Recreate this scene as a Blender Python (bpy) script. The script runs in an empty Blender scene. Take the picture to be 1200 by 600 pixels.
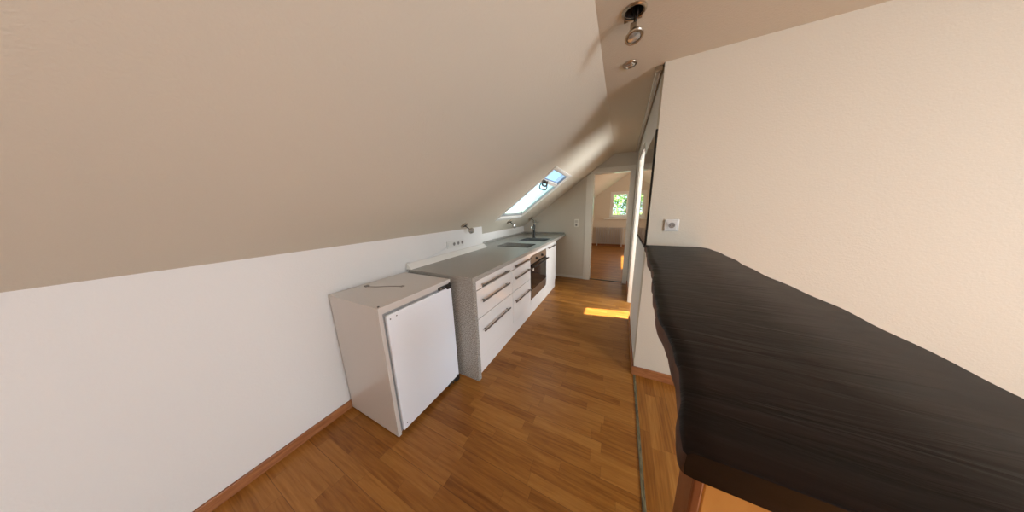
import bpy, bmesh, math, random
from mathutils import Vector, Matrix, Quaternion
random.seed(7)
S = bpy.context.scene
COL = S.collection

# ------------------------------------------------------------------ camera, world, sun, window and fill light, exposure
cam_d = bpy.data.cameras.new('camera'); cam = bpy.data.objects.new('camera', cam_d); COL.objects.link(cam)
yaw, pitch, roll = math.radians(26.795), math.radians(12.003), math.radians(-1.595)
fwd = Vector((-math.sin(yaw)*math.cos(pitch), math.cos(yaw)*math.cos(pitch), -math.sin(pitch)))
rgt = Vector((math.cos(yaw), math.sin(yaw), 0)); upv = rgt.cross(fwd)
r2 = math.cos(roll)*rgt + math.sin(roll)*upv; u2 = -math.sin(roll)*rgt + math.cos(roll)*upv
M = Matrix((r2, u2, -fwd)).transposed().to_4x4(); M.translation = Vector((0, 0, 1.3912))
cam.matrix_world = M
cam_d.sensor_fit = 'HORIZONTAL'; cam_d.sensor_width = 36; cam_d.lens = 36*251.8/1200; cam_d.clip_start = .02
S.camera = cam
S.view_settings.view_transform = 'Standard'; S.view_settings.look = 'None'
S.view_settings.gamma = 1; S.view_settings.use_curve_mapping = False
S.view_settings.exposure = 0.42

w = bpy.data.worlds.new('sky'); S.world = w; w.use_nodes = True
nt = w.node_tree; nt.nodes.clear()
o_ = nt.nodes.new('ShaderNodeOutputWorld'); bg = nt.nodes.new('ShaderNodeBackground')
tc = nt.nodes.new('ShaderNodeTexCoord'); nz = nt.nodes.new('ShaderNodeTexNoise'); rp = nt.nodes.new('ShaderNodeValToRGB')
nz.inputs['Scale'].default_value = 2.2; nz.inputs['Detail'].default_value = 5
rp.color_ramp.elements[0].position = .42; rp.color_ramp.elements[0].color = (.58, .80, 1.0, 1)
rp.color_ramp.elements[1].position = .6; rp.color_ramp.elements[1].color = (.86, .97, 1.0, 1)
nt.links.new(tc.outputs['Generated'], nz.inputs['Vector']); nt.links.new(nz.outputs['Fac'], rp.inputs['Fac'])
nt.links.new(rp.outputs['Color'], bg.inputs['Color']); nt.links.new(bg.outputs[0], o_.inputs[0])
bg.inputs['Strength'].default_value = 1.9

sd = bpy.data.lights.new('sun', 'SUN'); sd.energy = 24; sd.angle = .009; sd.color = (1, .92, .76)
sun = bpy.data.objects.new('sun', sd); COL.objects.link(sun)
SUNDIR = Vector((-1, -.17, -.84)).normalized()
sun.rotation_euler = SUNDIR.to_track_quat('-Z', 'Y').to_euler(); sun.location = (6, 2, 6)

def area(name, loc, direction, sx, sy, power, color):
    d = bpy.data.lights.new(name, 'AREA'); d.shape = 'RECTANGLE'; d.size = sx; d.size_y = sy
    d.energy = power; d.color = color
    o = bpy.data.objects.new(name, d); COL.objects.link(o); o.location = loc
    o.rotation_euler = Vector(direction).to_track_quat('-Z', 'Z').to_euler(); return o
area('daylight_living_window', (3.1, -.4, 1.75), (-1, 0.15, -.40), 2.8, 1.0, 116, (.86, .95, 1.10))
area('fill_light_back', (1.2, -3.05, 1.3), (-.1, 1, 0.0), 1.8, 1.6, 4, (1.0, .93, .84))  # added fill lamp; the back wall has no window
area('fill_light_side_room', (1.52, 3.10, 1.25), (-1, 0, 0), 1.6, 1.3, 62, (.90, .97, 1.05))  # added fill, much wider than the side window, to brighten the passage
area('daylight_next_room', (2.1, 6.4, 1.35), (-1, 0, .15), 1.7, 1.0, 24, (1.0, .93, .80))

# ------------------------------------------------------------------ materials
def mat(name, col, rough=.5, metal=0, spec=None, bump=None, coat=0, emit=None, trans=0, ior=None):
    m = bpy.data.materials.new(name); m.use_nodes = True; n = m.node_tree.nodes; l = m.node_tree.links
    b = n['Principled BSDF']; b.inputs['Base Color'].default_value = (*col, 1)
    b.inputs['Roughness'].default_value = rough; b.inputs['Metallic'].default_value = metal
    if coat: b.inputs['Coat Weight'].default_value = coat; b.inputs['Coat Roughness'].default_value = .12
    if spec is not None: b.inputs['Specular IOR Level'].default_value = spec
    if trans: b.inputs['Transmission Weight'].default_value = trans
    if ior: b.inputs['IOR'].default_value = ior
    # slight procedural mottling
    t = n.new('ShaderNodeTexCoord'); z = n.new('ShaderNodeTexNoise'); z.inputs['Scale'].default_value = (bump[0] if bump else 30)
    z.inputs['Detail'].default_value = 4
    l.new(t.outputs['Object'], z.inputs['Vector'])
    if bump:
        bp = n.new('ShaderNodeBump'); bp.inputs['Strength'].default_value = bump[1]; bp.inputs['Distance'].default_value = bump[2]
        l.new(z.outputs['Fac'], bp.inputs['Height']); l.new(bp.outputs[0], b.inputs['Normal'])
    else:
        r = n.new('ShaderNodeMapRange'); r.inputs['To Min'].default_value = max(0, rough-.04); r.inputs['To Max'].default_value = min(1, rough+.04)
        l.new(z.outputs['Fac'], r.inputs['Value']); l.new(r.outputs[0], b.inputs['Roughness'])
    return m

def laminate(name, along_x):
    m = bpy.data.materials.new(name); m.use_nodes = True; n = m.node_tree.nodes; l = m.node_tree.links
    b = n['Principled BSDF']
    def mth(op, a, c=None, d=None):
        q = n.new('ShaderNodeMath'); q.operation = op
        for i, v in enumerate((a, c, d)):
            if v is None: continue
            if isinstance(v, (int, float)): q.inputs[i].default_value = v
            else: l.new(v, q.inputs[i])
        return q.outputs[0]
    t = n.new('ShaderNodeTexCoord'); s = n.new('ShaderNodeSeparateXYZ'); l.new(t.outputs['Object'], s.inputs[0])
    U, V = (s.outputs[0], s.outputs[1]) if along_x else (s.outputs[1], s.outputs[0])
    vr = mth('DIVIDE', V, .064); row = mth('FLOOR', vr); fv = mth('FRACT', vr)
    wn = n.new('ShaderNodeTexWhiteNoise'); wn.noise_dimensions = '1D'; l.new(row, wn.inputs['W'])
    ur = mth('ADD', mth('DIVIDE', U, .42), mth('MULTIPLY', wn.outputs['Value'], 7.3)); idx = mth('FLOOR', ur); fu = mth('FRACT', ur)
    cb = n.new('ShaderNodeCombineXYZ'); l.new(row, cb.inputs[0]); l.new(idx, cb.inputs[1])
    w2 = n.new('ShaderNodeTexWhiteNoise'); w2.noise_dimensions = '2D'; l.new(cb.outputs[0], w2.inputs['Vector'])
    # grain
    g = n.new('ShaderNodeCombineXYZ'); l.new(mth('MULTIPLY', U, 5.0), g.inputs[0]); l.new(mth('MULTIPLY', V, 90.0), g.inputs[1]); l.new(mth('MULTIPLY', w2.outputs['Value'], 37.0), g.inputs[2])
    gn = n.new('ShaderNodeTexNoise'); gn.inputs['Scale'].default_value = 1; gn.inputs['Detail'].default_value = 5; gn.inputs['Distortion'].default_value = .6
    l.new(g.outputs[0], gn.inputs['Vector'])
    g2 = n.new('ShaderNodeCombineXYZ'); l.new(mth('MULTIPLY', U, 3.0), g2.inputs[0]); l.new(mth('MULTIPLY', V, 26.0), g2.inputs[1]); l.new(mth('MULTIPLY', w2.outputs['Value'], 91.0), g2.inputs[2])
    gb = n.new('ShaderNodeTexNoise'); gb.inputs['Scale'].default_value = 1; gb.inputs['Detail'].default_value = 3; gb.inputs['Distortion'].default_value = 1.2
    l.new(g2.outputs[0], gb.inputs['Vector'])
    fac = mth('ADD', mth('ADD', mth('MULTIPLY', w2.outputs['Value'], .42), mth('MULTIPLY', gn.outputs['Fac'], 1.0)), mth('MULTIPLY', gb.outputs['Fac'], .45))
    fac = mth('SUBTRACT', fac, .38)
    r = n.new('ShaderNodeValToRGB'); e = r.color_ramp.elements
    e[0].position = 0.1; e[0].color = FLO_D; e[1].position = 1; e[1].color = FLO_L
    k = e.new(.5); k.color = FLO_M
    l.new(fac, r.inputs['Fac'])
    # seams: strip ends, strip sides (faint), board sides each third strip
    ends = mth('LESS_THAN', fu, .005); sides = mth('LESS_THAN', fv, .03)
    b3 = mth('LESS_THAN', mth('FRACT', mth('DIVIDE', vr, 3.0)), .014)
    seam = mth('MAXIMUM', mth('MAXIMUM', mth('MULTIPLY', ends, .35), mth('MULTIPLY', sides, .18)), mth('MULTIPLY', b3, .55))
    mx = n.new('ShaderNodeMix'); mx.data_type = 'RGBA'; l.new(seam, mx.inputs[0]); l.new(r.outputs['Color'], mx.inputs[6]); mx.inputs[7].default_value = (.06, .02, .008, 1)
    l.new(mx.outputs[2], b.inputs['Base Color'])
    b.inputs['Roughness'].default_value = .36; b.inputs['Specular IOR Level'].default_value = .35
    bp = n.new('ShaderNodeBump'); bp.inputs['Strength'].default_value = .12; bp.inputs['Distance'].default_value = .001
    l.new(gn.outputs['Fac'], bp.inputs['Height']); l.new(bp.outputs[0], b.inputs['Normal'])
    return m
def clear(name, tint, gloss=.05):
    m = bpy.data.materials.new(name); m.use_nodes = True; n = m.node_tree.nodes; l = m.node_tree.links; n.clear()
    o = n.new('ShaderNodeOutputMaterial'); x = n.new('ShaderNodeMixShader'); t = n.new('ShaderNodeBsdfTransparent'); g = n.new('ShaderNodeBsdfGlossy')
    t.inputs[0].default_value = (*tint, 1); g.inputs['Roughness'].default_value = .02; x.inputs[0].default_value = gloss
    l.new(t.outputs[0], x.inputs[1]); l.new(g.outputs[0], x.inputs[2]); l.new(x.outputs[0], o.inputs[0]); return m
FLO_D, FLO_M, FLO_L = (.160, .050, .004, 1), (.285, .108, .016, 1), (.42, .184, .038, 1)

def speckle(name, base, dark, light, scale=320):
    m = mat(name, base, .38); n = m.node_tree.nodes; l = m.node_tree.links; b = n['Principled BSDF']
    t = n.new('ShaderNodeTexCoord'); v = n.new('ShaderNodeTexNoise'); v.inputs['Scale'].default_value = scale; v.inputs['Detail'].default_value = 2
    r = n.new('ShaderNodeValToRGB'); e = r.color_ramp.elements
    e[0].position = .36; e[0].color = (*dark, 1); e[1].position = .66; e[1].color = (*light, 1); k = e.new(.5); k.color = (*base, 1)
    l.new(t.outputs['Object'], v.inputs['Vector']); l.new(v.outputs['Fac'], r.inputs['Fac']); l.new(r.outputs['Color'], b.inputs['Base Color'])
    return m
def wood(name, c1, c2, rough, scale=(30, 2, 30), bump=.2, spec=None):
    m = mat(name, c1, rough, spec=spec); n = m.node_tree.nodes; l = m.node_tree.links; b = n['Principled BSDF']
    t = n.new('ShaderNodeTexCoord'); mp = n.new('ShaderNodeMapping'); mp.inputs['Scale'].default_value = scale
    v = n.new('ShaderNodeTexNoise'); v.inputs['Scale'].default_value = 1; v.inputs['Detail'].default_value = 6; v.inputs['Distortion'].default_value = 1.0
    r = n.new('ShaderNodeValToRGB'); e = r.color_ramp.elements
    e[0].position = .35; e[0].color = (*c1, 1); e[1].position = .68; e[1].color = (*c2, 1)
    bp = n.new('ShaderNodeBump'); bp.inputs['Strength'].default_value = bump; bp.inputs['Distance'].default_value = .003
    l.new(t.outputs['Object'], mp.inputs[0]); l.new(mp.outputs[0], v.inputs['Vector']); l.new(v.outputs['Fac'], r.inputs['Fac'])
    l.new(r.outputs['Color'], b.inputs['Base Color']); l.new(v.outputs['Fac'], bp.inputs['Height']); l.new(bp.outputs[0], b.inputs['Normal'])
    return m
WALL = mat('woodchip_white_warm_bounce', (.61, .545, .43), .85, bump=(110, .35, .004))  # white woodchip with warm bounce light put into the colour
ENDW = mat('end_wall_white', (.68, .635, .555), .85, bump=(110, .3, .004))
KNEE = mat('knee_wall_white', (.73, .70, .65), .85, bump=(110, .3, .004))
SMOOTH = mat('smooth_white_paint', (.80, .79, .76), .6)
TANW = mat('warm_tinted_paint', (.68, .585, .46), .7)
FX = laminate('laminate_across', True); FY = laminate('laminate_along', False)
BASEB = wood('baseboard_brown', (.26, .09, .03), (.40, .16, .055), .45, (6, 6, 60))
BASEB_W = mat('bright_white_plastic', (.88, .85, .78), .4)
BASEW = mat('baseboard_white', (.74, .72, .68), .5)
GLOSSW = mat('gloss_white', (.84, .81, .74), .22, coat=.3)
FRONT = mat('cabinet_front_white', (.88, .86, .82), .18, coat=.4)
FRIDGE = mat('fridge_enamel', (.64, .595, .545), .3, coat=.25)
DOORM = mat('fridge_door_white', (.86, .90, .94), .35)
GASKET = mat('grey_gasket', (.30, .30, .29), .6)
STONE = speckle('grey_speckled_laminate', (.35, .33, .285), (.13, .12, .105), (.64, .62, .56), 150)
HANDLE = mat('dark_steel_handle', (.20, .185, .17), .3, 1)
STEEL = mat('brushed_steel', (.42, .385, .33), .4, 1)
CHROME = mat('chrome', (.75, .74, .72), .1, 1)
NICKEL = mat('aged_nickel', (.42, .36, .28), .3, 1)
DARKM = mat('dark_metal', (.05, .048, .045), .4, .6)
BLACKG = mat('black_glass', (.012, .012, .013), .08, coat=.5)
BLACK = mat('matt_black', (.012, .011, .01), .5)
PLAST = mat('white_plastic', (.68, .65, .59), .35)
PGREY = mat('socket_shade_mark_grey', (.25, .22, .19), .5)  # shade of the socket recesses as colour; plain grey on hob and tape
CABLE = mat('white_cable', (.66, .65, .61), .4)
SLAB = wood('charred_dark_wood', (.0035, .0018, .0012), (.013, .007, .005), .42, (4, 26, 10), .8, .13)
EDGE = wood('live_edge_bark', (.045, .016, .006), (.13, .05, .02), .6, (10, 10, 30), .6)
PINE = wood('orange_pine', (.52, .23, .05), (.66, .34, .09), .4, (18, 10, 2), .1)
LEGW = wood('reddish_brown_board', (.16, .048, .016), (.24, .085, .03), .4, (18, 10, 2), .1)
STRIP = wood('tarnished_brass_strip', (.05, .042, .022), (.20, .17, .09), .4, (60, 14, 10), .4)
MIRROR = mat('mirror_glass', (.62, .58, .54), .03, 1)
GLASS = clear('window_glass', (1, 1, 1))
GLASSC = clear('cyan_tinted_glass', (.86, .98, .97))
GLASSB = clear('sky_blue_tint_pane', (.68, .76, .88))  # blue of the sky beyond put into the upper pane's tint
CAVITY = mat('ceiling_hole_shade', (.02, .014, .010), .9)  # shade inside the ceiling hole put into the colour
RAD = mat('radiator_enamel', (.66, .60, .55), .4)
LEAF = mat('leaves', (.06, .17, .03), .6); LEAFY = mat('light_leaves', (.22, .42, .08), .6)
BARK = mat('bark', (.09, .06, .04), .9); LAWN = mat('lawn', (.08, .17, .05), .9)
BULB = mat('lamp_reflector_glass', (.55, .55, .52), .15, .7)

# ------------------------------------------------------------------ mesh helpers
class MB:
    def __init__(s): s.bm = bmesh.new()
    def box(s, x0, x1, y0, y1, z0, z1, bev=0):
        t = bmesh.new(); bmesh.ops.create_cube(t, size=1)
        for v in t.verts: v.co = Vector(((x0+x1)/2+v.co.x*(x1-x0), (y0+y1)/2+v.co.y*(y1-y0), (z0+z1)/2+v.co.z*(z1-z0)))
        if bev: bmesh.ops.bevel(t, geom=t.edges[:], offset=bev, segments=2, affect='EDGES', profile=.5)
        s.merge(t); return s
    def merge(s, t):
        me = bpy.data.meshes.new('t'); t.to_mesh(me); t.free(); s.bm.from_mesh(me); bpy.data.meshes.remove(me)
    def hexa(s, vs, bev=0):      # 8 verts: bottom 4, top 4
        t = bmesh.new(); q = [t.verts.new(v) for v in vs]
        for f in ((3, 2, 1, 0), (4, 5, 6, 7), (0, 1, 5, 4), (1, 2, 6, 5), (2, 3, 7, 6), (3, 0, 4, 7)): t.faces.new([q[i] for i in f])
        bmesh.ops.recalc_face_normals(t, faces=t.faces[:])
        if bev: bmesh.ops.bevel(t, geom=t.edges[:], offset=bev, segments=2, affect='EDGES')
        s.merge(t); return s
    def prism(s, poly, axis, a, b, bev=0):   # poly in the two other axes, extruded along axis a..b
        t = bmesh.new()
        def P(p, k): return {'x': (k, p[0], p[1]), 'y': (p[0], k, p[1]), 'z': (p[0], p[1], k)}[axis]
        A = [t.verts.new(P(p, a)) for p in poly]; B = [t.verts.new(P(p, b)) for p in poly]; n = len(poly)
        t.faces.new(A); t.faces.new(B[::-1])
        for i in range(n): t.faces.new((A[i], B[i], B[(i+1) % n], A[(i+1) % n]))
        bmesh.ops.recalc_face_normals(t, faces=t.faces[:])
        if bev: bmesh.ops.bevel(t, geom=t.edges[:], offset=bev, segments=2, affect='EDGES')
        s.merge(t); return s
    def lathe(s, prof, c=(0, 0, 0), d=(0, 0, 1), n=24, closed=False):
        t = bmesh.new(); q = Vector((0, 0, 1)).rotation_difference(Vector(d).normalized()); rings = []
        for r, z in prof:
            rings.append([t.verts.new(Vector(c)+q @ Vector((r*math.cos(2*math.pi*i/n), r*math.sin(2*math.pi*i/n), z))) for i in range(n)])
        m = len(rings)
        for k in range(m if closed else m-1):
            A, B = rings[k], rings[(k+1) % m]
            for i in range(n): t.faces.new((A[i], A[(i+1) % n], B[(i+1) % n], B[i]))
        if not closed:
            if prof[0][0] > 1e-5: t.faces.new(rings[0][::-1])
            if prof[-1][0] > 1e-5: t.faces.new(rings[-1])
        bmesh.ops.remove_doubles(t, verts=t.verts[:], dist=1e-6)
        bmesh.ops.recalc_face_normals(t, faces=t.faces[:])
        s.merge(t); return s
    def cyl(s, p0, p1, r, n=16):
        p0, p1 = Vector(p0), Vector(p1); return s.lathe([(r, 0), (r, (p1-p0).length)], p0, p1-p0, n)
    def tube(s, pts, r, n=10, sm=4):
        P = [Vector(p) for p in pts]
        if sm > 1 and len(P) > 2:
            Q = []
            for i in range(len(P)-1):
                a, b, c, d = P[max(i-1, 0)], P[i], P[i+1], P[min(i+2, len(P)-1)]
                for k in range(sm):
                    t = k/sm; Q.append(.5*((2*b)+(c-a)*t+(2*a-5*b+4*c-d)*t*t+(3*b-a-3*c+d)*t**3))
            P = Q+[P[-1]]
        t = bmesh.new(); rings = []; up = Vector((0, 0, 1)); q = None; last = None
        for i, p in enumerate(P):
            d = (P[min(i+1, len(P)-1)]-P[max(i-1, 0)]).normalized()
            if last is None: x = d.orthogonal().normalized()
            else: x = (last-d*last.dot(d)).normalized()
            last = x; y = d.cross(x)
            rings.append([t.verts.new(p+x*r*math.cos(2*math.pi*k/n)+y*r*math.sin(2*math.pi*k/n)) for k in range(n)])
        for A, B in zip(rings, rings[1:]):
            for k in range(n): t.faces.new((A[k], A[(k+1) % n], B[(k+1) % n], B[k]))
        t.faces.new(rings[0][::-1]); t.faces.new(rings[-1]); bmesh.ops.recalc_face_normals(t, faces=t.faces[:])
        s.merge(t); return s
    def build(s, name, m, parent=None, smooth=False, loc=None):
        me = bpy.data.meshes.new(name); s.bm.to_mesh(me); s.bm.free()
        for mm in (m if isinstance(m, (list, tuple)) else [m]): me.materials.append(mm)
        if smooth:
            for p in me.polygons: p.use_smooth = True
            try: me.set_sharp_from_angle(angle=math.radians(35))
            except Exception: pass
        o = bpy.data.objects.new(name, me); COL.objects.link(o)
        if parent: o.parent = parent
        return o
def tag(o, label=None, cat=None, group=None, kind=None):
    if label: o['label'] = label
    if cat: o['category'] = cat
    if group: o['group'] = group
    if kind: o['kind'] = kind
    return o
def thing(name, label, cat, loc=(0, 0, 0), group=None, rot=None):
    o = bpy.data.objects.new(name, None); COL.objects.link(o); o.location = loc; o.empty_display_size = .1
    if rot is not None: o.rotation_euler = rot
    return tag(o, label, cat, group)
def dup(root, loc, label, group=None, rot=None):
    r = root.copy(); COL.objects.link(r); r.location = loc; r['label'] = label
    if group: r['group'] = group
    if rot is not None: r.rotation_euler = rot
    for ch in list(root.children):
        c = ch.copy(); COL.objects.link(c); c.parent = r
        for g in list(ch.children):
            d = g.copy(); COL.objects.link(d); d.parent = c
    return r
def struct(mb, name, m, parent=None, label=None):
    o = mb.build(name, m, parent)
    if not parent: o['kind'] = 'structure'
    if label: o['label'] = label
    return o

# ------------------------------------------------------------------ main dimensions (metres)
XW, ZK, T = -1.693, 1.186, .72           # knee wall, its height, roof slope
XN = -1.88                               # back of the niche behind the hob
YK, YE, YN = 2.461, 4.335, 1.8665        # end of knee wall casing, end wall, face of the wall stub
XR, ZC = .185, 2.284
YB, XF, YF = -3.2, 3.2, 8.67
sl = lambda x: ZK+T*(x-XW)
XC = XW+(ZC-ZK)/T                        # crease

# ------------------------------------------------------------------ structure
m = MB(); m.box(-2.3, .192, YB-.12, YE+.06, -.12, 0); struct(m, 'floor', FX)
m = MB(); m.box(.192, XF+.12, YB-.12, YE+.06, -.12, 0); struct(m, 'floor', FY)
m = MB(); m.box(-2.3, 2.4, YE+.06, YF+.12, -.12, 0); struct(m, 'floor', FX)
m = MB(); m.box(.184, .201, YB, YN-.016, 0, .006, .002); struct(m, 'trim_1', STRIP, label='narrow tarnished metal strip between the two laminate floors')
m = MB(); m.box(-.49, .11, YE+.03, YE+.07, 0, .007, .002); struct(m, 'trim_2', DARKM, label='dark threshold strip in the far doorway')

def slope_piece(m, xa, xb, ya, yb, th=.12):
    m.hexa([(xa, ya, sl(xa)), (xb, ya, sl(xb)), (xb, yb, sl(xb)), (xa, yb, sl(xa)),
            (xa, ya, sl(xa)+th), (xb, ya, sl(xb)+th), (xb, yb, sl(xb)+th), (xa, yb, sl(xa)+th)])
SX0, SX1, SY0, SY1 = -1.56, -.735, 2.675, 3.50      # roof window opening
m = MB()
slope_piece(m, -2.3, XC, YB-.12, SY0); slope_piece(m, -2.3, XC, SY1, YE+.06)
slope_piece(m, -2.3, SX0, SY0, SY1); slope_piece(m, SX1, XC, SY0, SY1)
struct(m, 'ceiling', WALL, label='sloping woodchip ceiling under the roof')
# flat ceiling with a real round hole for the loose spotlight
HX, HY, HR = -.011, 1.353, .040
m = MB(); q = .07
m.box(XC, XF+.12, YB-.12, HY-q, ZC, ZC+.2); m.box(XC, XF+.12, HY+q, YN+.12, ZC, ZC+.2); m.box(XC, 1.72, YN+.12, YE+.06, ZC, ZC+.2)
m.box(XC, HX-q, HY-q, HY+q, ZC, ZC+.2); m.box(HX+q, XF+.12, HY-q, HY+q, ZC, ZC+.2)
t = bmesh.new(); N = 32; A = []; B = []; Cc = []
for i in range(N):
    a = 2*math.pi*i/N+math.pi/4; c, s_ = math.cos(a), math.sin(a); k = q/max(abs(c), abs(s_))
    A.append(t.verts.new((HX+c*k, HY+s_*k, ZC))); B.append(t.verts.new((HX+c*HR, HY+s_*HR, ZC))); Cc.append(t.verts.new((HX+c*HR, HY+s_*HR, ZC+.12)))
for i in range(N):
    j = (i+1) % N; t.faces.new((A[i], A[j], B[j], B[i])); t.faces.new((B[i], B[j], Cc[j], Cc[i]))
t.faces.new(Cc)
for f in t.faces:
    if max((v.co.x-HX)**2+(v.co.y-HY)**2 for v in f.verts) < (HR+.002)**2: f.material_index = 1
m.merge(t); m.box(HX-q, HX+q, HY-q, HY+q, ZC+.13, ZC+.2)
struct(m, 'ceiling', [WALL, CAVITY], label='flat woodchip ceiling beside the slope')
# next room: slope continues up, then flat
m = MB(); slope_piece(m, -2.3, .9, YE+.06, YF+.12); m.box(.9, 2.4, YE+.06, YF+.12, sl(.9), sl(.9)+.25)
struct(m, 'ceiling', TANW, label='sloping ceiling of the far room')

def wall_hole(axis, p0, p1, a0, a1, z1, holes, name, material=WALL, label=None):
    """wall slab normal to axis, between p0..p1; spans a0..a1; rectangular holes (b0,b1,c0,c1)"""
    m = MB()
    def B(u0, u1, v0, v1):
        if u1-u0 < 1e-4 or v1-v0 < 1e-4: return
        if axis == 'x': m.box(p0, p1, u0, u1, v0, v1)
        else: m.box(u0, u1, p0, p1, v0, v1)
    x = a0
    for b0, b1, c0, c1 in sorted(holes):
        B(x, b0, 0, z1); B(b0, b1, 0, c0); B(b0, b1, c1, z1); x = b1
    B(x, a1, 0, z1)
    return struct(m, name, material, label=label)
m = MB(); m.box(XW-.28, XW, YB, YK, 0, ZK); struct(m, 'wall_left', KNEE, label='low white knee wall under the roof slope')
m = MB(); m.box(XN-.2, XN, YK, YE, 0, sl(XN)+.05); struct(m, 'wall_left', KNEE, label='low wall strip behind the hob and sink')
# end wall with doorway
DX0, DX1, DH = -.49, .11, 2.0
m = MB()
m.prism([(-2.08, 0), (DX0, 0), (DX0, sl(DX0)+.1), (-2.08, sl(-2.08)+.1)], 'y', YE, YE+.12)
m.prism([(DX0, DH), (DX1, DH), (DX1, sl(DX1)+.1), (DX0, sl(DX0)+.1)], 'y', YE, YE+.12)
m.prism([(DX1, 0), (2.4, 0), (2.4, sl(.9)+.1), (.9, sl(.9)+.1), (DX1, sl(DX1)+.1)], 'y', YE, YE+.12)
struct(m, 'wall_end', ENDW)
RY0, RY1 = 2.87, 3.45
wall_hole('x', XR, XR+.12, YN+.12, YE, ZC, [(RY0, RY1, 0, 2.0)], 'wall_right', KNEE, label='white wall on the right of the passage')
wall_hole('y', YN, YN+.12, XR, XF, ZC, [], 'wall_front', label='white woodchip wall stub behind the dark bar')
WIN_S = (3.09, 3.41, .9, 1.75)
wall_hole('x', 1.6, 1.72, YN+.12, YE, ZC, [WIN_S], 'wall_side')
WIN_B = (-1.9, 1.2, .5, 2.15)
wall_hole('x', XF, XF+.12, YB, YN+.12, ZC, [WIN_B], 'wall_living')
wall_hole('y', YB-.12, YB, -2.0, XF+.12, 2.6, [], 'wall_back')
WIN_N = (5.68, 7.36, .7, 1.92)
wall_hole('x', 2.2, 2.32, YE+.12, YF, 3.1, [WIN_N], 'wall_next_right', TANW)
WIN_F = (-.375, .255, 1.03, 1.93)
m = MB()
m.box(-2.1, WIN_F[0], YF, YF+.12, 0, 1.0)
m.prism([(-2.1, 1.0), (WIN_F[0], 1.0), (WIN_F[0], sl(WIN_F[0])+.1), (-2.1, sl(-2.1)+.15)], 'y', YF, YF+.12)
m.box(WIN_F[0], WIN_F[1], YF, YF+.12, 0, WIN_F[2])
m.prism([(WIN_F[0], WIN_F[3]), (WIN_F[1], WIN_F[3]), (WIN_F[1], sl(WIN_F[1])+.1), (WIN_F[0], sl(WIN_F[0])+.1)], 'y', YF, YF+.12)
m.prism([(WIN_F[1], 0), (2.32, 0), (2.32, sl(.9)+.1), (.9, sl(.9)+.1), (WIN_F[1], sl(WIN_F[1])+.1)], 'y', YF, YF+.12)
struct(m, 'wall_far', TANW)
m = MB(); m.box(XW-.28, XW, YE+.12, YF, 0, ZK); struct(m, 'wall_next_left', SMOOTH)

def base(name, x0, x1, y0, y1, h, mt, label=None):
    m = MB(); m.box(x0, x1, y0, y1, 0, h, .003); return struct(m, name, mt, label=label)
base('baseboard_left', XW, XW+.015, YB, 1.235, .06, BASEB, 'brown wooden baseboard along the knee wall')
base('baseboard_front', XR-.014, XF, YN-.015, YN, .075, BASEB, 'brown wooden baseboard of the wall stub')
base('baseboard_right', XR-.014, XR, YN, RY0-.002, .06, BASEB, 'brown baseboard along the passage wall')
base('baseboard_right', XR-.014, XR, RY1+.07, YE, .06, BASEB, 'brown baseboard stub before the far doorway')
base('baseboard_end', -1.87, -.603, YE-.012, YE, .05, BASEW, 'white baseboard of the end wall')
base('baseboard_far', XW, 2.2, YF-.015, YF, .07, BASEB, 'dark red brown baseboard of the far room')

# far doorway frame
d1 = bpy.data.objects.new('door_1', None); COL.objects.link(d1); d1.location = (0, YE, 0); tag(d1, kind='structure')
y0, y1 = -.018, 0
m = MB(); m.prism([(-.602, 0), (DX0+.012, 0), (DX0+.012, DH-.002), (-.575, DH-.015), (-.602, sl(-.602)-.004)], 'y', y0-.012, y1, .002); m.build('casing', GLOSSW, d1)
m = MB(); m.prism([(-.558, DH-.002), (.172, DH-.002), (.172, DH+.075), (-.452, DH+.075)], 'y', y0-.004, y1, .002); m.build('head_casing', GLOSSW, d1)
m = MB(); m.box(DX1-.012, .172, y0, y1, 0, DH-.002, .002); m.build('casing', GLOSSW, d1)
m = MB(); m.box(DX0, DX0+.012, 0, .13, 0, DH-.012); m.box(DX1-.012, DX1, 0, .13, 0, DH-.012); m.box(DX0, DX1, 0, .13, DH-.012, DH-.001); m.build('jamb_lining', GLOSSW, d1)
# side doorway in the passage wall (open)
d2 = bpy.data.objects.new('door_2', None); COL.objects.link(d2); d2.location = (XR, 0, 0); tag(d2, kind='structure')
m = MB(); m.box(-.001, .121, RY0, RY0+.012, 0, 1.99); m.box(-.001, .121, RY1-.012, RY1, 0, 1.99); m.box(-.001, .121, RY0, RY1, 1.988, 1.999); m.build('jamb_lining', GLOSSW, d2)
m = MB(); m.box(-.014, 0, RY1-.008, RY1+.062, 0, 2.06, .002); m.build('casing', GLOSSW, d2)
m = MB(); m.box(-.014, 0, RY0-.0, RY1-.008, 1.995, 2.06, .002); m.build('head_casing', GLOSSW, d2)

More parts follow.
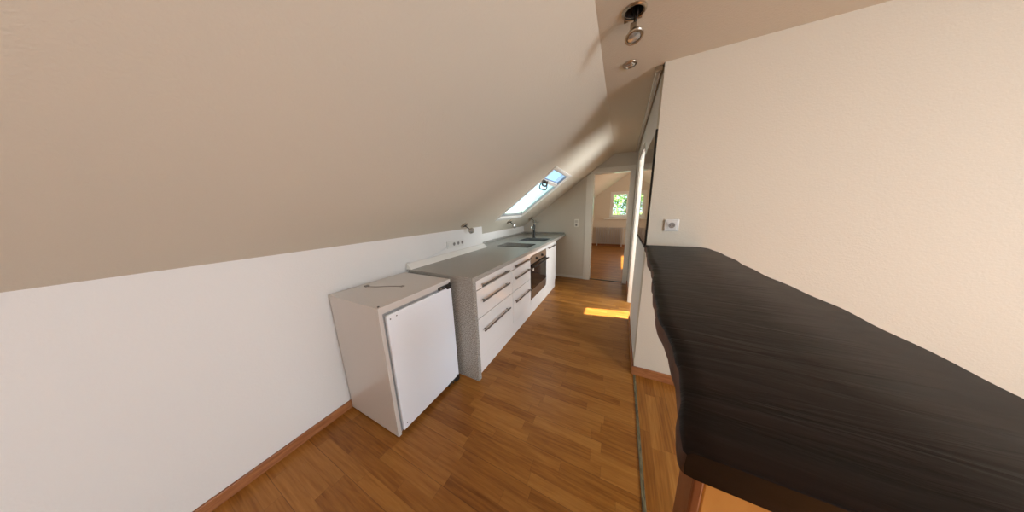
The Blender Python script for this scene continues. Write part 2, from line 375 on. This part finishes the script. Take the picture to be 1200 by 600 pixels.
# ------------------------------------------------------------------ windows
# roof window in the slope
w1 = bpy.data.objects.new('window_1', None); COL.objects.link(w1); tag(w1, 'narrow open roof window letting in blue sky', kind='structure')
def sframe(m, x0, x1, y0, y1, d0, d1):
    m.hexa([(x0, y0, sl(x0)+d0), (x1, y0, sl(x1)+d0), (x1, y1, sl(x1)+d0), (x0, y1, sl(x0)+d0),
            (x0, y0, sl(x0)+d1), (x1, y0, sl(x1)+d1), (x1, y1, sl(x1)+d1), (x0, y1, sl(x0)+d1)])
m = MB(); e = .032
for a in ((SX0-e, SX0+.004, SY0-e, SY1+e), (SX1-.004, SX1+.016, SY0-e, SY1+e), (SX0, SX1, SY0-e, SY0+.004), (SX0, SX1, SY1-.004, SY1+e)): sframe(m, *a, -.010, .0)
m.build('lining_trim', GLOSSW, w1)
m = MB()
for a in ((SX0, SX0+.012, SY0, SY1), (SX1-.012, SX1, SY0, SY1), (SX0, SX1, SY0, SY0+.012), (SX0, SX1, SY1-.012, SY1)): sframe(m, *a, -.002, .12)
m.build('reveal_lining', GLOSSW, w1)
m = MB(); g = .012
for a in ((SX0+g, SX0+.035, SY0+g, SY1-g), (SX1-.03, SX1-g, SY0+g, SY1-g), (SX0+g, SX1-g, SY0+g, SY0+.055), (SX0+g, SX1-g, SY1-.055, SY1-g)): sframe(m, *a, .012, .055)
sash = m.build('sash', GLOSSW, w1)
m = MB()
for a in ((SX0+.035, SX0+.043, SY0+.055, SY1-.055), (SX1-.036, SX1-.03, SY0+.055, SY1-.055), (SX0+.06, SX1-.05, SY0+.055, SY0+.063), (SX0+.06, SX1-.05, SY1-.063, SY1-.055)): sframe(m, *a, .008, .045)
m.build('gasket', GASKET, sash)
m = MB(); sframe(m, SX0+.035, SX1-.22, SY0+.055, SY1-.055, .030, .036); m.build('pane', GLASSC, w1)
m = MB(); sframe(m, SX1-.18, SX1-.03, SY0+.055, SY1-.055, .030, .036); m.build('pane', GLASSB, w1)
m = MB(); xb = SX1-.20
sframe(m, xb-.020, xb+.020, SY0+.06, SY1-.06, .014, .045); m.build('vent_flap', GLOSSW, w1)
m = MB(); hz = lambda x: sl(x)-.03
m.tube([(xb-.03, SY0+.14, hz(xb-.03)+.05), (xb-.05, SY0+.14, hz(xb-.05)), (xb-.05, SY0+.40, hz(xb-.05)), (xb-.03, SY0+.40, hz(xb-.03)+.05)], .008, 8, 3)
m.tube([(xb+.02, SY0+.10, hz(xb+.02)+.05), (xb+.0, SY0+.10, hz(xb)), (xb+.0, SY0+.26, hz(xb)), (xb+.02, SY0+.26, hz(xb+.02)+.05)], .011, 8, 3)
m.box(xb-.015, xb+.03, SY0+.12, SY0+.19, hz(xb)+.02, hz(xb)+.06, .005)
m.build('handle', DARKM, w1, True)

def window(name, axis, p, u0, u1, v0, v1, fw=.06, mull=None, label=None, sgn=1):
    o = bpy.data.objects.new(name, None); COL.objects.link(o); tag(o, label, kind='structure')
    def put(m, a0, a1, b0, b1, d0, d1, bev=.003):
        lo, hi = sorted((p+sgn*d0, p+sgn*d1))
        if axis == 'x': m.box(lo, hi, a0, a1, b0, b1, bev)
        else: m.box(a0, a1, lo, hi, b0, b1, bev)
    m = MB()
    for a in ((u0, u0+.035, v0, v1), (u1-.035, u1, v0, v1), (u0+.03, u1-.03, v0, v0+.035), (u0+.03, u1-.03, v1-.035, v1)): put(m, *a, .03, .09)
    m.build('window_frame', GLOSSW, o)
    m = MB(); f = fw
    for a in ((u0+.03, u0+.03+f, v0+.03, v1-.03), (u1-.03-f, u1-.03, v0+.03, v1-.03), (u0+.03+f-.002, u1-.03-f+.002, v0+.03, v0+.03+f), (u0+.03+f-.002, u1-.03-f+.002, v1-.03-f, v1-.03)): put(m, *a, .015, .07)
    s = m.build('sash', GLOSSW, o)
    m = MB(); put(m, u0+.03+f-.003, u1-.03-f+.003, v0+.03+f-.003, v1-.03-f+.003, .04, .045, 0); m.build('pane', GLASS, s)
    return o
wf = window('window_2', 'y', YF, *WIN_F, fw=.075, label='small white casement window with trees behind, far room')
m = MB(); m.box(-.55, .45, YF-.14, YF+.02, .985, 1.025, .006); m.build('window_sill', GLOSSW, wf)
m = MB(); m.box(-.275, -.255, YF-.03, YF+.012, 1.43, 1.53, .004); m.build('handle', PLAST, wf)
window('window_3', 'x', 2.2, *WIN_N); window('window_4', 'x', XF, *WIN_B); window('window_5', 'x', 1.6, *WIN_S, fw=.02)

# ------------------------------------------------------------------ worktop (slab with sink cut-out, waterfall end panel)
CX = -.965; ZT = .90; TH = .038
HX0, HX1, HY0, HY1 = -1.475, -1.05, 3.20, 3.545    # sink hole
wt = thing('kitchen_worktop', 'long grey speckled worktop running from the fridge to the end wall', 'worktop', (CX, 1.24, 0))
def L(m, x0, x1, y0, y1, z0, z1, b=0, o=(CX, 1.24, 0)): m.box(x0-o[0], x1-o[0], y0-o[1], y1-o[1], z0-o[2], z1-o[2], b)
m = MB()
L(m, XW+.002, CX, 1.24, YK, ZT-TH, ZT)
for a in ((XN+.002, CX, YK, HY0), (XN+.002, CX, HY1, YE-.013), (XN+.002, HX0, HY0, HY1), (HX1, CX, HY0, HY1)): L(m, *a, ZT-TH, ZT)
m.build('worktop_slab', STONE, wt)
m = MB(); L(m, XW+.02, CX, 1.24, 1.279, 0, ZT-TH-.0005); m.build('end_panel', STONE, wt)
m = MB(); L(m, XN+.002, XN+.018, YK+.02, YE-.013, ZT, ZT+.028, .003); L(m, XN+.018, CX-.02, YE-.03, YE-.013, ZT, ZT+.028, .003); m.build('upstand', STONE, wt)
m = MB(); m.prism([(XW+.002-CX, ZT), (XW+.062-CX, ZT), (XW+.060-CX, ZT+.010), (XW+.018-CX, ZT+.046), (XW+.002-CX, ZT+.052)], 'y', 0, YK-1.24+.01, .0015)
m.build('wall_profile', GLOSSW, wt)

# hob
hb = thing('ceramic_hob', 'black glass hob set into the grey worktop above the oven', 'hob', (-1.305, 2.75, ZT))
m = MB(); m.box(-.235, .235, -.15, .15, 0.0005, .006, .002); m.build('glass_plate', mat('hob_glass', (.02, .022, .023), .22, spec=.3), hb)
m = MB()
for cx, cy, r in ((-.12, 0, .085), (.10, 0, .065)): m.lathe([(r, 0), (r+.003, 0), (r+.003, .0006), (r, .0006)], (cx, cy, .006), n=32, closed=True)
m.build('cooking_zone', PGREY, hb)
# sink
sk = thing('kitchen_sink', 'dark recessed sink with steel rim beside the tap', 'sink', ((HX0+HX1)/2, (HY0+HY1)/2, ZT))
hx, hy = (HX1-HX0)/2, (HY1-HY0)/2
m = MB()
t = bmesh.new()
def rr(sx, sy, z, r, n=6):
    out = []
    for cx, cy, a0 in ((sx-r, sy-r, 0), (-sx+r, sy-r, 90), (-sx+r, -sy+r, 180), (sx-r, -sy+r, 270)):
        for i in range(n+1):
            a = math.radians(a0+90*i/n); out.append(t.verts.new((cx+r*math.cos(a), cy+r*math.sin(a), z)))
    return out
rings = [rr(hx+.012, hy+.012, .0008, .03), rr(hx+.010, hy+.010, .004, .03), rr(hx-.004, hy-.004, .003, .035), rr(hx-.012, hy-.012, -.02, .04), rr(hx-.02, hy-.02, -.15, .05), rr(hx-.05, hy-.05, -.165, .04)]
for A, B in zip(rings, rings[1:]):
    for i in range(len(A)): t.faces.new((A[i], A[(i+1) % len(A)], B[(i+1) % len(A)], B[i]))
t.faces.new(rings[-1]); bmesh.ops.recalc_face_normals(t, faces=t.faces[:]); m.merge(t)
SINKM = mat('dark_sink_composite', (.10, .10, .10), .3, .5)
m.build('basin', SINKM, sk, True)
m = MB(); m.lathe([(0, -.163), (.035, -.163), (.04, -.160), (.044, -.164)], (0, 0, 0)); m.build('drain', CHROME, sk, True)
# tap
tp = thing('kitchen_tap', 'chrome mixer tap standing behind the sink', 'tap', (-1.53, 3.40, ZT))
tp.location = (-1.36, 3.585, ZT)
m = MB(); m.lathe([(.028, 0), (.028, .008), (.021, .015), (.019, .16), (.024, .17), (.024, .225), (.014, .238), (0, .239)]); m.build('body', DARKM, tp, True)
m = MB(); m.tube([(0, -.01, .15), (.01, -.06, .21), (.02, -.12, .225), (.025, -.17, .205), (.027, -.18, .17)], .012, 10); m.build('spout', CHROME, tp, True)
m = MB(); m.tube([(0, 0, .23), (.03, .01, .26), (.085, .015, .285)], .008, 8); m.build('lever', CHROME, tp, True)

# ------------------------------------------------------------------ cabinets
FXF = -.990; BX = -1.012   # front face, back of fronts
def cabinet(label, y0, y1, fronts, name='drawer_cabinet', cat='cabinet', part='drawer', hy=None, group=None):
    c = thing(name, label, cat, (BX, y0, .10), group)
    m = MB(); t_ = .016; z1 = ZT-TH-.002-.10; X0 = -.56 if y0 < YK else -.58
    m.box(X0, -.008, 0.001, t_, .045, z1); m.box(X0, -.008, y1-y0-t_-.001, y1-y0-.001, .045, z1)
    m.box(X0, -.008, t_, y1-y0-t_, .045, .045+t_); m.box(X0, X0+.006, t_, y1-y0-t_, .06, z1); 
    if part != 'door': m.box(X0, -.001, t_, y1-y0-t_, z1-t_, z1)
    m.build('carcass', SMOOTH, c)
    for za, zb, hz_ in fronts:
        m = MB(); m.box(0, .020, .003, y1-y0-.003, za-.10+.0015, zb-.10-.0015, .0015); d = m.build(part, FRONT, c)
        if hz_:
            a, b = hy; m = MB(); X = .052
            m.cyl((X, a-y0, hz_-.10), (X, b-y0, hz_-.10), .0078, 14)
            for yy in (a+.035, b-.035): m.cyl((.019, yy-y0, hz_-.10), (X, yy-y0, hz_-.10), .0045, 10)
            m.build('handle', HANDLE, d, True)
    return c
ZF = [(.768, .861), (.518, .765), (.152, .515)]
cabinet('wide white drawer cabinet with three steel handles beside the speckled end panel', 1.281, 1.955, [(*ZF[0], .800), (*ZF[1], .668), (*ZF[2], .400)], hy=(1.362, 1.838), group='white base cabinets under the worktop')
cabinet('narrower white drawer cabinet directly left of the oven', 1.957, 2.482, [(*ZF[0], .802), (*ZF[1], .670), (*ZF[2], .402)], hy=(1.985, 2.425), group='white base cabinets under the worktop')
cabinet('white oven housing with a blank strip above the oven', 2.484, 3.134, [(.806, .861, None), (.152, .215, None)], name='oven_cabinet', part='filler_panel')
cabinet('white cupboard with one door at the far end of the kitchen row', 3.136, 3.70, [(.152, .861, .795)], name='door_cabinet', part='door', hy=(3.20, 3.60))
m = MB(); m.box(-1.018, -1.002, 1.283, 3.695, 0.0, .149); tag(m.build('plinth_board', FRONT), 'white plinth board along the floor under the cabinets', 'plinth')

ov = thing('built_in_oven', 'steel and black glass oven built in between white cabinets', 'oven', (BX, 2.484, .215))
Wd = .65; m = MB(); m.box(-.53, -.003, .03, Wd-.03, .01, .57); m.build('oven_body', DARKM, ov)
m = MB(); m.box(0, .022, .004, Wd-.004, .488, .588, .002); cp = m.build('control_panel', STEEL, ov)
for ky in (.20, .43):
    m = MB(); m.lathe([(.021, 0), (.021, .004), (.017, .006), (.015, .024), (.012, .027), (0, .027)], (.022, ky, .535), (1, 0, 0)); m.build('knob', DARKM, cp, True)
m = MB(); m.box(.0, .024, .004, Wd-.004, .13, .484, .002); dr = m.build('oven_door', BLACKG, ov)
m = MB(); m.cyl((.062, .02, .455), (.062, Wd-.02, .455), .011, 14)
for ky in (.05, Wd-.05): m.cyl((.022, ky, .455), (.062, ky, .455), .008, 10)
m.build('handle', BLACK, dr, True)
m = MB(); m.cyl((.0235, .09, .40), (.0252, .09, .40), .022, 20); m.build('round_sticker', PLAST, dr)
m = MB(); m.box(.0, .023, .004, Wd-.004, .003, .127, .002); m.build('lower_trim', STEEL, ov)

# ------------------------------------------------------------------ fridge
fx, fy0, fy1, fH, fD = -1.152, .638, 1.204, .885, .516
fr = thing('built_in_fridge', 'white built-in fridge standing loose at the end of the counter', 'fridge', (fx, fy0, 0))
FW = fy1-fy0
m = MB(); m.box(-fD, -.022, 0, FW, .012, fH, .003)
m.box(-.024, 0, 0, FW, fH-.042, fH, .002)           # top front flange
m.box(-.024, -.002, 0, .022, .012, fH-.040, .002); m.box(-.024, -.004, FW-.006, FW, .012, fH-.04, .001)
m.build('body', FRIDGE, fr)
m = MB(); m.box(-.022, -.012, .022, FW-.008, .03, fH-.046); m.build('door_gasket', GASKET, fr)
m = MB(); m.box(-.010, .010, .034, FW-.006, .035, fH-.058, .003); dr = m.build('door', DOORM, fr)
for yy, zz in ((.055, fH-.085), (.095, fH-.081), (.06, .07)):
    m = MB(); m.cyl((.0095, yy, zz), (.0108, yy, zz), .0038, 10); m.build('screw_hole', BLACK, dr)
for zc, s_ in ((fH-.042, 1), (.028, -1)):
    m = MB(); m.box(-.002, .014, FW-.13, FW-.004, zc-.010, zc+.012, .003); m.box(.002, .022, FW-.055, FW-.012, zc-.024, zc+.004, .004)
    m.cyl((.022, FW-.09, zc), (.024, FW-.09, zc), .007); m.cyl((.01, FW-.02, zc-.02), (.01, FW-.02, zc+.02), .006)
    h = m.build('hinge', DARKM, fr)
    m = MB(); m.box(.0135, .0155, FW-.122, FW-.075, zc-.005, zc+.006, .001); m.build('hinge_plate', CHROME, h)
for yy in (.03, FW-.03):
    for xx in (-.04, -fD+.05):
        m = MB(); m.cyl((xx, yy, 0), (xx, yy, .013), .014, 14); m.build('foot', PLAST, fr)
m = MB(); m.cyl((-.018, .016, fH-.0005), (-.018, .016, fH+.004), .006, 10); m.build('hinge_pin', DARKM, fr)
m = MB(); m.tube([(-.43, .20, fH+.0012), (-.36, .225, fH+.0012), (-.28, .27, fH+.0012), (-.20, .30, fH+.0012)], .0035, 6); m.box(-.215, -.19, .29, .315, fH, fH+.003); m.box(-.455, -.43, .185, .215, fH, fH+.01, .003); m.build('tape_residue', PGREY, fr)

# ------------------------------------------------------------------ sockets, cable, switch
def schuko_x(p, cy, cz, X=0):     # round insert facing +x
    m = MB(); m.lathe([(.0195, .0), (.0215, .002), (.0215, .004), (.0195, .004)], (X, cy, cz), (1, 0, 0), 28, closed=True); i = m.build('socket_insert', PLAST, p, True)
    m = MB(); m.cyl((X, cy, cz), (X+.0012, cy, cz), .0192, 24); m.build('recess', PGREY, i)
    m = MB(); m.cyl((X+.0012, cy-.0095, cz), (X+.0018, cy-.0095, cz), .0032, 10); m.cyl((X+.0012, cy+.0095, cz), (X+.0018, cy+.0095, cz), .0032, 10); m.build('pin_hole', BLACK, i)
ss = thing('socket_strip', 'white row of three wall sockets and a cable outlet above the worktop', 'socket', (XW, 1.765, 1.033))
m = MB(); m.box(0, .008, 0, .292, -.040, .040, .003); m.build('cover_frame', PLAST, ss)
m = MB(); m.box(.0075, .013, .012, .066, -.027, .027, .003); m.build('cable_outlet', PLAST, ss)
for k in (1, 2, 3): schuko_x(ss, .040+.071*k, 0, .008)
cb = thing('power_cable', 'thin white cable running from the socket strip down to the fridge', 'cable', (XW, 1.76, 1.02))
m = MB()
m.tube([(.014, .025, .005), (.010, -.02, -.012), (.007, -.10, -.035), (.006, -.20, -.055), (.006, -.29, -.068), (.008, -.40, -.073), (.010, -.47, -.072), (.014, -.50, -.080), (.020, -.51, -.115), (.018, -.53, -.15)], .0035, 8)
m.tube([(.008, -.47, -.070), (.010, -.505, -.060), (.016, -.525, -.09), (.014, -.535, -.14)], .003, 8)
m.build('cord', CABLE, cb, True)

sw = thing('light_switch', 'white double switch plate on the end wall beside the doorway', 'switch', (-.765, YE, 1.112))
m = MB(); m.box(-.04, .04, -.009, 0, -.075, .075, .003); m.build('cover_frame', BASEB_W, sw)
m = MB(); m.box(-.028, .028, -.014, -.008, .006, .064, .003); m.build('rocker', PLAST, sw)
m = MB(); m.lathe([(.0, .0), (.019, .0), (.019, .0015), (0, .0015)], (0, -.009, -.036), (0, -1, 0)); m.build('socket_insert', PGREY, sw)

ws = thing('wall_socket', 'single white socket on the wall above the dark bar', 'socket', (.3225, YN, 1.258))
m = MB(); m.box(-.041, .041, -.011, 0, -.041, .041, .004); m.build('cover_frame', PLAST, ws)
m = MB(); m.box(-.029, .029, -.013, -.010, -.029, .029, .002); pl = m.build('insert_plate', PLAST, ws)
m = MB(); m.cyl((0, -.0125, 0), (0, -.0138, 0), .0195, 28); rc = m.build('recess', PGREY, ws)
m = MB(); m.lathe([(.0195, 0), (.021, .001), (.021, .0025), (.0195, .0025)], (0, -.013, 0), (0, -1, 0), 28, closed=True); m.build('recess_rim', PLAST, ws, True)
m = MB(); m.cyl((-.0095, -.0135, 0), (-.0095, -.0145, 0), .003, 10); m.cyl((.0095, -.0135, 0), (.0095, -.0145, 0), .003, 10); m.build('pin_hole', BLACK, rc)

# ------------------------------------------------------------------ spotlights
def lamp_part(root, c, d, r=.038):
    m = MB(); m.lathe([(r*.62, -.030), (r*.70, -.010), (r, -.004), (r*1.08, 0), (r, .005), (r*.78, .005), (r*.74, .000), (r*.3, -.006), (0, -.008)], c, d, 28)
    l_ = m.build('lamp_head', NICKEL, root, True)
    m = MB(); cc = Vector(c)+Vector(d).normalized()*.001; m.lathe([(0, -.002), (r*.7, -.002), (r*.7, .002), (r*.3, .004), (0, .0045)], cc, d, 24); m.build('bulb', BULB, l_, True)
    return l_
# flush spotlight
sp = thing('ceiling_spotlight', 'round metal spotlight set flush in the flat ceiling', 'spotlight', (-.015, 1.775, ZC))
m = MB(); m.lathe([(.030, .002), (.041, .0), (.043, -.003), (.040, -.008), (.033, -.010), (.030, -.008), (.028, 0)], n=32); m.build('bezel', NICKEL, sp, True)
m = MB(); m.lathe([(0, -.007), (.018, -.009), (.031, -.006), (.031, -.001), (0, -.001)], n=28); m.build('bulb', BULB, sp, True)
# open ceiling hole with dangling spotlight
sp = thing('hanging_spotlight', 'loose spotlight dangling below an open hole in the flat ceiling', 'spotlight', (HX, HY, ZC))
m = MB(); m.lathe([(HR+.001, .002), (HR+.012, 0), (HR+.012, -.004), (HR+.006, -.009), (HR+.001, -.008)], n=32, closed=True); m.build('mounting_ring', NICKEL, sp, True)
for cx_ in (-.032, .026):
    m = MB(); m.box(cx_-.009, cx_+.009, .040, .043, -.012, .006, .001); m.build('spring_clip', NICKEL, sp)
lamp_part(sp, (.008, .022, -.092), (.10, -.25, -1), .038)
m = MB(); m.box(-.012, .016, .005, .030, -.075, -.040, .003); m.build('lamp_holder', NICKEL, sp)
m = MB(); m.tube([(0, .01, .08), (-.005, .01, .02), (.004, .012, -.02), (.004, .016, -.06)], .004, 8); m.tube([(.012, .01, .08), (.016, .0, .0), (.010, .01, -.05)], .003, 8); m.build('wire', DARKM, sp, True)
# three dangling on the slope
nrm = Vector((T, 0, -1)).normalized()
sp = thing('slope_spotlight', 'dangling metal spotlight on the slope above the socket strip', 'spotlight', (-1.618, 2.0, sl(-1.618)), 'loose spotlights along the lower slope')
m = MB(); m.lathe([(.024, .001), (.040, .0), (.042, .006), (.036, .014), (.027, .016), (.024, .010)], (0, 0, 0), nrm, 28); m.build('bezel', NICKEL, sp, True)
m = MB(); m.lathe([(0, .003), (.024, .003), (.024, .0115), (0, .0115)], (0, 0, 0), nrm, 24); m.build('socket_hole', BLACK, sp)
m = MB(); m.tube([nrm*.01, (.035, .01, -.03), (.045, .03, -.045)], .005, 8); m.build('wire', DARKM, sp, True)
lamp_part(sp, (.052, .045, -.062), (.9, -.45, -.15), .030)
for x, y, lab in ((-1.655, 3.22, 'dangling metal spotlight just below the lower edge of the roof window'), (-1.635, 4.12, 'dangling metal spotlight on the slope near the tap and end wall')):
    d_ = dup(sp, (x, y, sl(x)), lab); d_.scale = (1.3, 1.3, 1.3)
sp.scale = (1.12, 1.12, 1.12)

# ------------------------------------------------------------------ mirror and track on the passage wall
mi = thing('wall_mirror', 'dark framed mirror hanging on the passage wall', 'mirror', (XR, 1.885, 1.085))
H, Wm = .82, .86
m = MB()
for a in ((0, .016, 0, H), (.015, Wm, 0, .012)): m.box(-.012, -.001, *a, .001)
m.build('mirror_frame', BLACK, mi)
m = MB()
for a in ((Wm-.006, Wm, .012, H), (.016, Wm-.005, H-.006, H)): m.box(-.008, -.001, *a, .001)
m.build('frame_edge', GLOSSW, mi)
m = MB(); m.box(-.007, -.002, .014, Wm-.005, .016, H-.009); m.build('mirror_glass', MIRROR, mi)
tr = thing('ceiling_track', 'slim white rail under the ceiling along the passage wall', 'rail', (XR-.03, YN+.03, ZC))
m = MB(); Lt = YE-YN-.06
m.box(-.012, .016, 0, Lt, -.008, 0, .001); m.box(-.012, -.008, 0, Lt, -.026, -.007, .001); m.box(.012, .016, 0, Lt, -.026, -.007, .001); m.build('rail_profile', GLOSSW, tr)
m = MB(); m.box(-.018, .022, -.012, .012, -.030, 0, .003); m.cyl((0, -.013, -.015), (0, -.018, -.015), .007); m.build('end_cap', NICKEL, tr)

# ------------------------------------------------------------------ live-edge bar
ZB = 1.111
br = thing('breakfast_bar', 'dark live-edge wooden bar top running from the wall towards the viewer', 'bar counter', (.12, .27, 0))
rim = [(1.864, .176), (1.784, .178), (1.518, .163), (1.38, .150), (1.261, .153), (1.092, .146), (.95, .128), (.836, .120), (.72, .112), (.62, .106), (.56, .109), (.511, .114), (.469, .114), (.421, .110), (.381, .104), (.335, .096), (.298, .090), (.280, .087), (.268, .088)]
rim = rim[::-1]
def interp(y):
    for (a, xa), (b, xb) in zip(rim, rim[1:]):
        if a <= y <= b: return xa+(xb-xa)*(y-a)/(b-a)
    return rim[-1][1]
def bulge(y): return .002 if y > .6 else .002+.005*max(0, 1-abs(y-.48)/.12)
t = bmesh.new(); rows = []
ys = sorted(set([.268, .272, .285]+[.30+.0245*i for i in range(63)]+[1.835, 1.85, 1.864]))
for y in ys:
    ins = .003 if y < .27 else 0
    xr_ = interp(y)+ins; wob = .0015*math.sin(y*37)+.001*math.sin(y*91+1)
    xl = xr_+wob
    XRt = .54+.006*math.sin(y*9)+.003*math.sin(y*31)-(max(0, y-1.80)/.064)**2*.05
    bg_ = bulge(y); zb = ZB-.044
    prof = [(xl+.035, ZB), (xl+.004, ZB-.0005), (xl-.001, ZB-.006), (xl-bg_*.7, ZB-.018), (xl-bg_, ZB-.030), (xl-bg_*.4, zb+.002), (xl+.012, zb), (XRt-.02, zb), (XRt, zb+.01), (XRt+.002, ZB-.008), (XRt-.004, ZB), ((xl+XRt)/2, ZB)]
    if y < .28: prof = [(x, z-.003 if z > ZB-.01 else z+.004) for x, z in prof]
    rows.append([t.verts.new((x-.12, y-.27, z)) for x, z in prof])
for A, B in zip(rows, rows[1:]):
    n_ = len(A)
    for i in range(n_):
        f = t.faces.new((A[i], A[(i+1) % n_], B[(i+1) % n_], B[i])); f.smooth = True
        if 2 <= i <= 4: f.material_index = 1
t.faces.new(rows[0]); t.faces.new(rows[-1][::-1]); bmesh.ops.recalc_face_normals(t, faces=t.faces[:])
m = MB(); m.merge(t); m.build('bar_top', [SLAB, EDGE], br)
m = MB(); m.box(.020, .40, .074, .124, 0, ZB-.041, .003); m.build('support_panel', PINE, br)
m = MB(); m.box(.006, .0195, .070, .128, 0, ZB-.041, .003); m.build('edge_board', LEGW, br)

# ------------------------------------------------------------------ far room: radiator
rd = thing('radiator', 'ribbed radiator under the window in the far room', 'radiator', (-.80, YF-.10, 0))
n_ = 15; pw = .94/n_
for i in range(n_):
    m = MB(); xx = pw*(i+.5)
    m.box(xx-.011, xx+.011, -.060, .060, .10, .69, .008)
    for zz in (.12, .665): m.box(xx-pw/2-.0005, xx+pw/2+.0005, -.012, .012, zz-.012, zz+.012)
    m.build('column', RAD, rd, True)
for xx in (.06, .88):
    m = MB(); m.box(xx-.015, xx+.015, -.03, .03, 0, .105, .003); m.build('foot', RAD, rd)
m = MB(); m.box(.42, .46, -.070, -.058, .46, .58, .004); m.build('heat_meter', PLAST, rd)
m = MB(); m.cyl((.94, 0, .665), (1.02, 0, .665), .010, 12); m.lathe([(.018, 0), (.022, .01), (.022, .05), (.015, .06)], (1.0, -.005, .665), (0, -1, 0)); m.cyl((1.01, 0, 0.0), (1.01, 0, .665), .009, 12); m.build('valve', GLOSSW, rd, True)

# ------------------------------------------------------------------ outdoors
m = MB(); m.box(-14, 14, YF+1.5, 34, -3.2, -3.0); struct(m, 'garden_ground', LAWN)
def tree(x, y, h, r, label, seed, mats, n=3000):
    rnd = random.Random(seed); t_ = thing('garden_tree', label, 'tree', (x, y, -3.0))
    m = MB(); m.lathe([(.22, 0), (.17, .6), (.13, h*.5), (.05, h*.85), (0, h*.9)], n=12); m.build('trunk', BARK, t_, True)
    bm = bmesh.new(); blobs = [(Vector((rnd.uniform(-r, r)*.7, rnd.uniform(-r, r)*.5, h*.45+rnd.random()*h*.5)), r*rnd.uniform(.28, .5)) for _ in range(26)]
    for i in range(n):
        c, br_ = rnd.choice(blobs); d = Vector((rnd.gauss(0, 1), rnd.gauss(0, 1), rnd.gauss(0, 1))).normalized()
        p = c+d*br_*rnd.uniform(.6, 1.05); s_ = rnd.uniform(.05, .12)
        a = Vector((rnd.gauss(0, 1), rnd.gauss(0, 1), rnd.gauss(0, 1))).normalized(); b = a.orthogonal().normalized()*s_*.6; a = a*s_
        f = bm.faces.new([bm.verts.new(p+a), bm.verts.new(p+b), bm.verts.new(p-a), bm.verts.new(p-b)]); f.material_index = 0 if rnd.random() < .6 else 1
    m = MB(); m.merge(bm); m.build('foliage', mats, t_)
tree(-1.6, 12.5, 6.4, 1.7, 'light green leafy tree seen through the left of the far window', 3, [LEAFY, LEAF])
tree(.9, 19.5, 6.6, 2.0, 'darker green tree seen through the right of the far window', 9, [LEAF, LEAF])
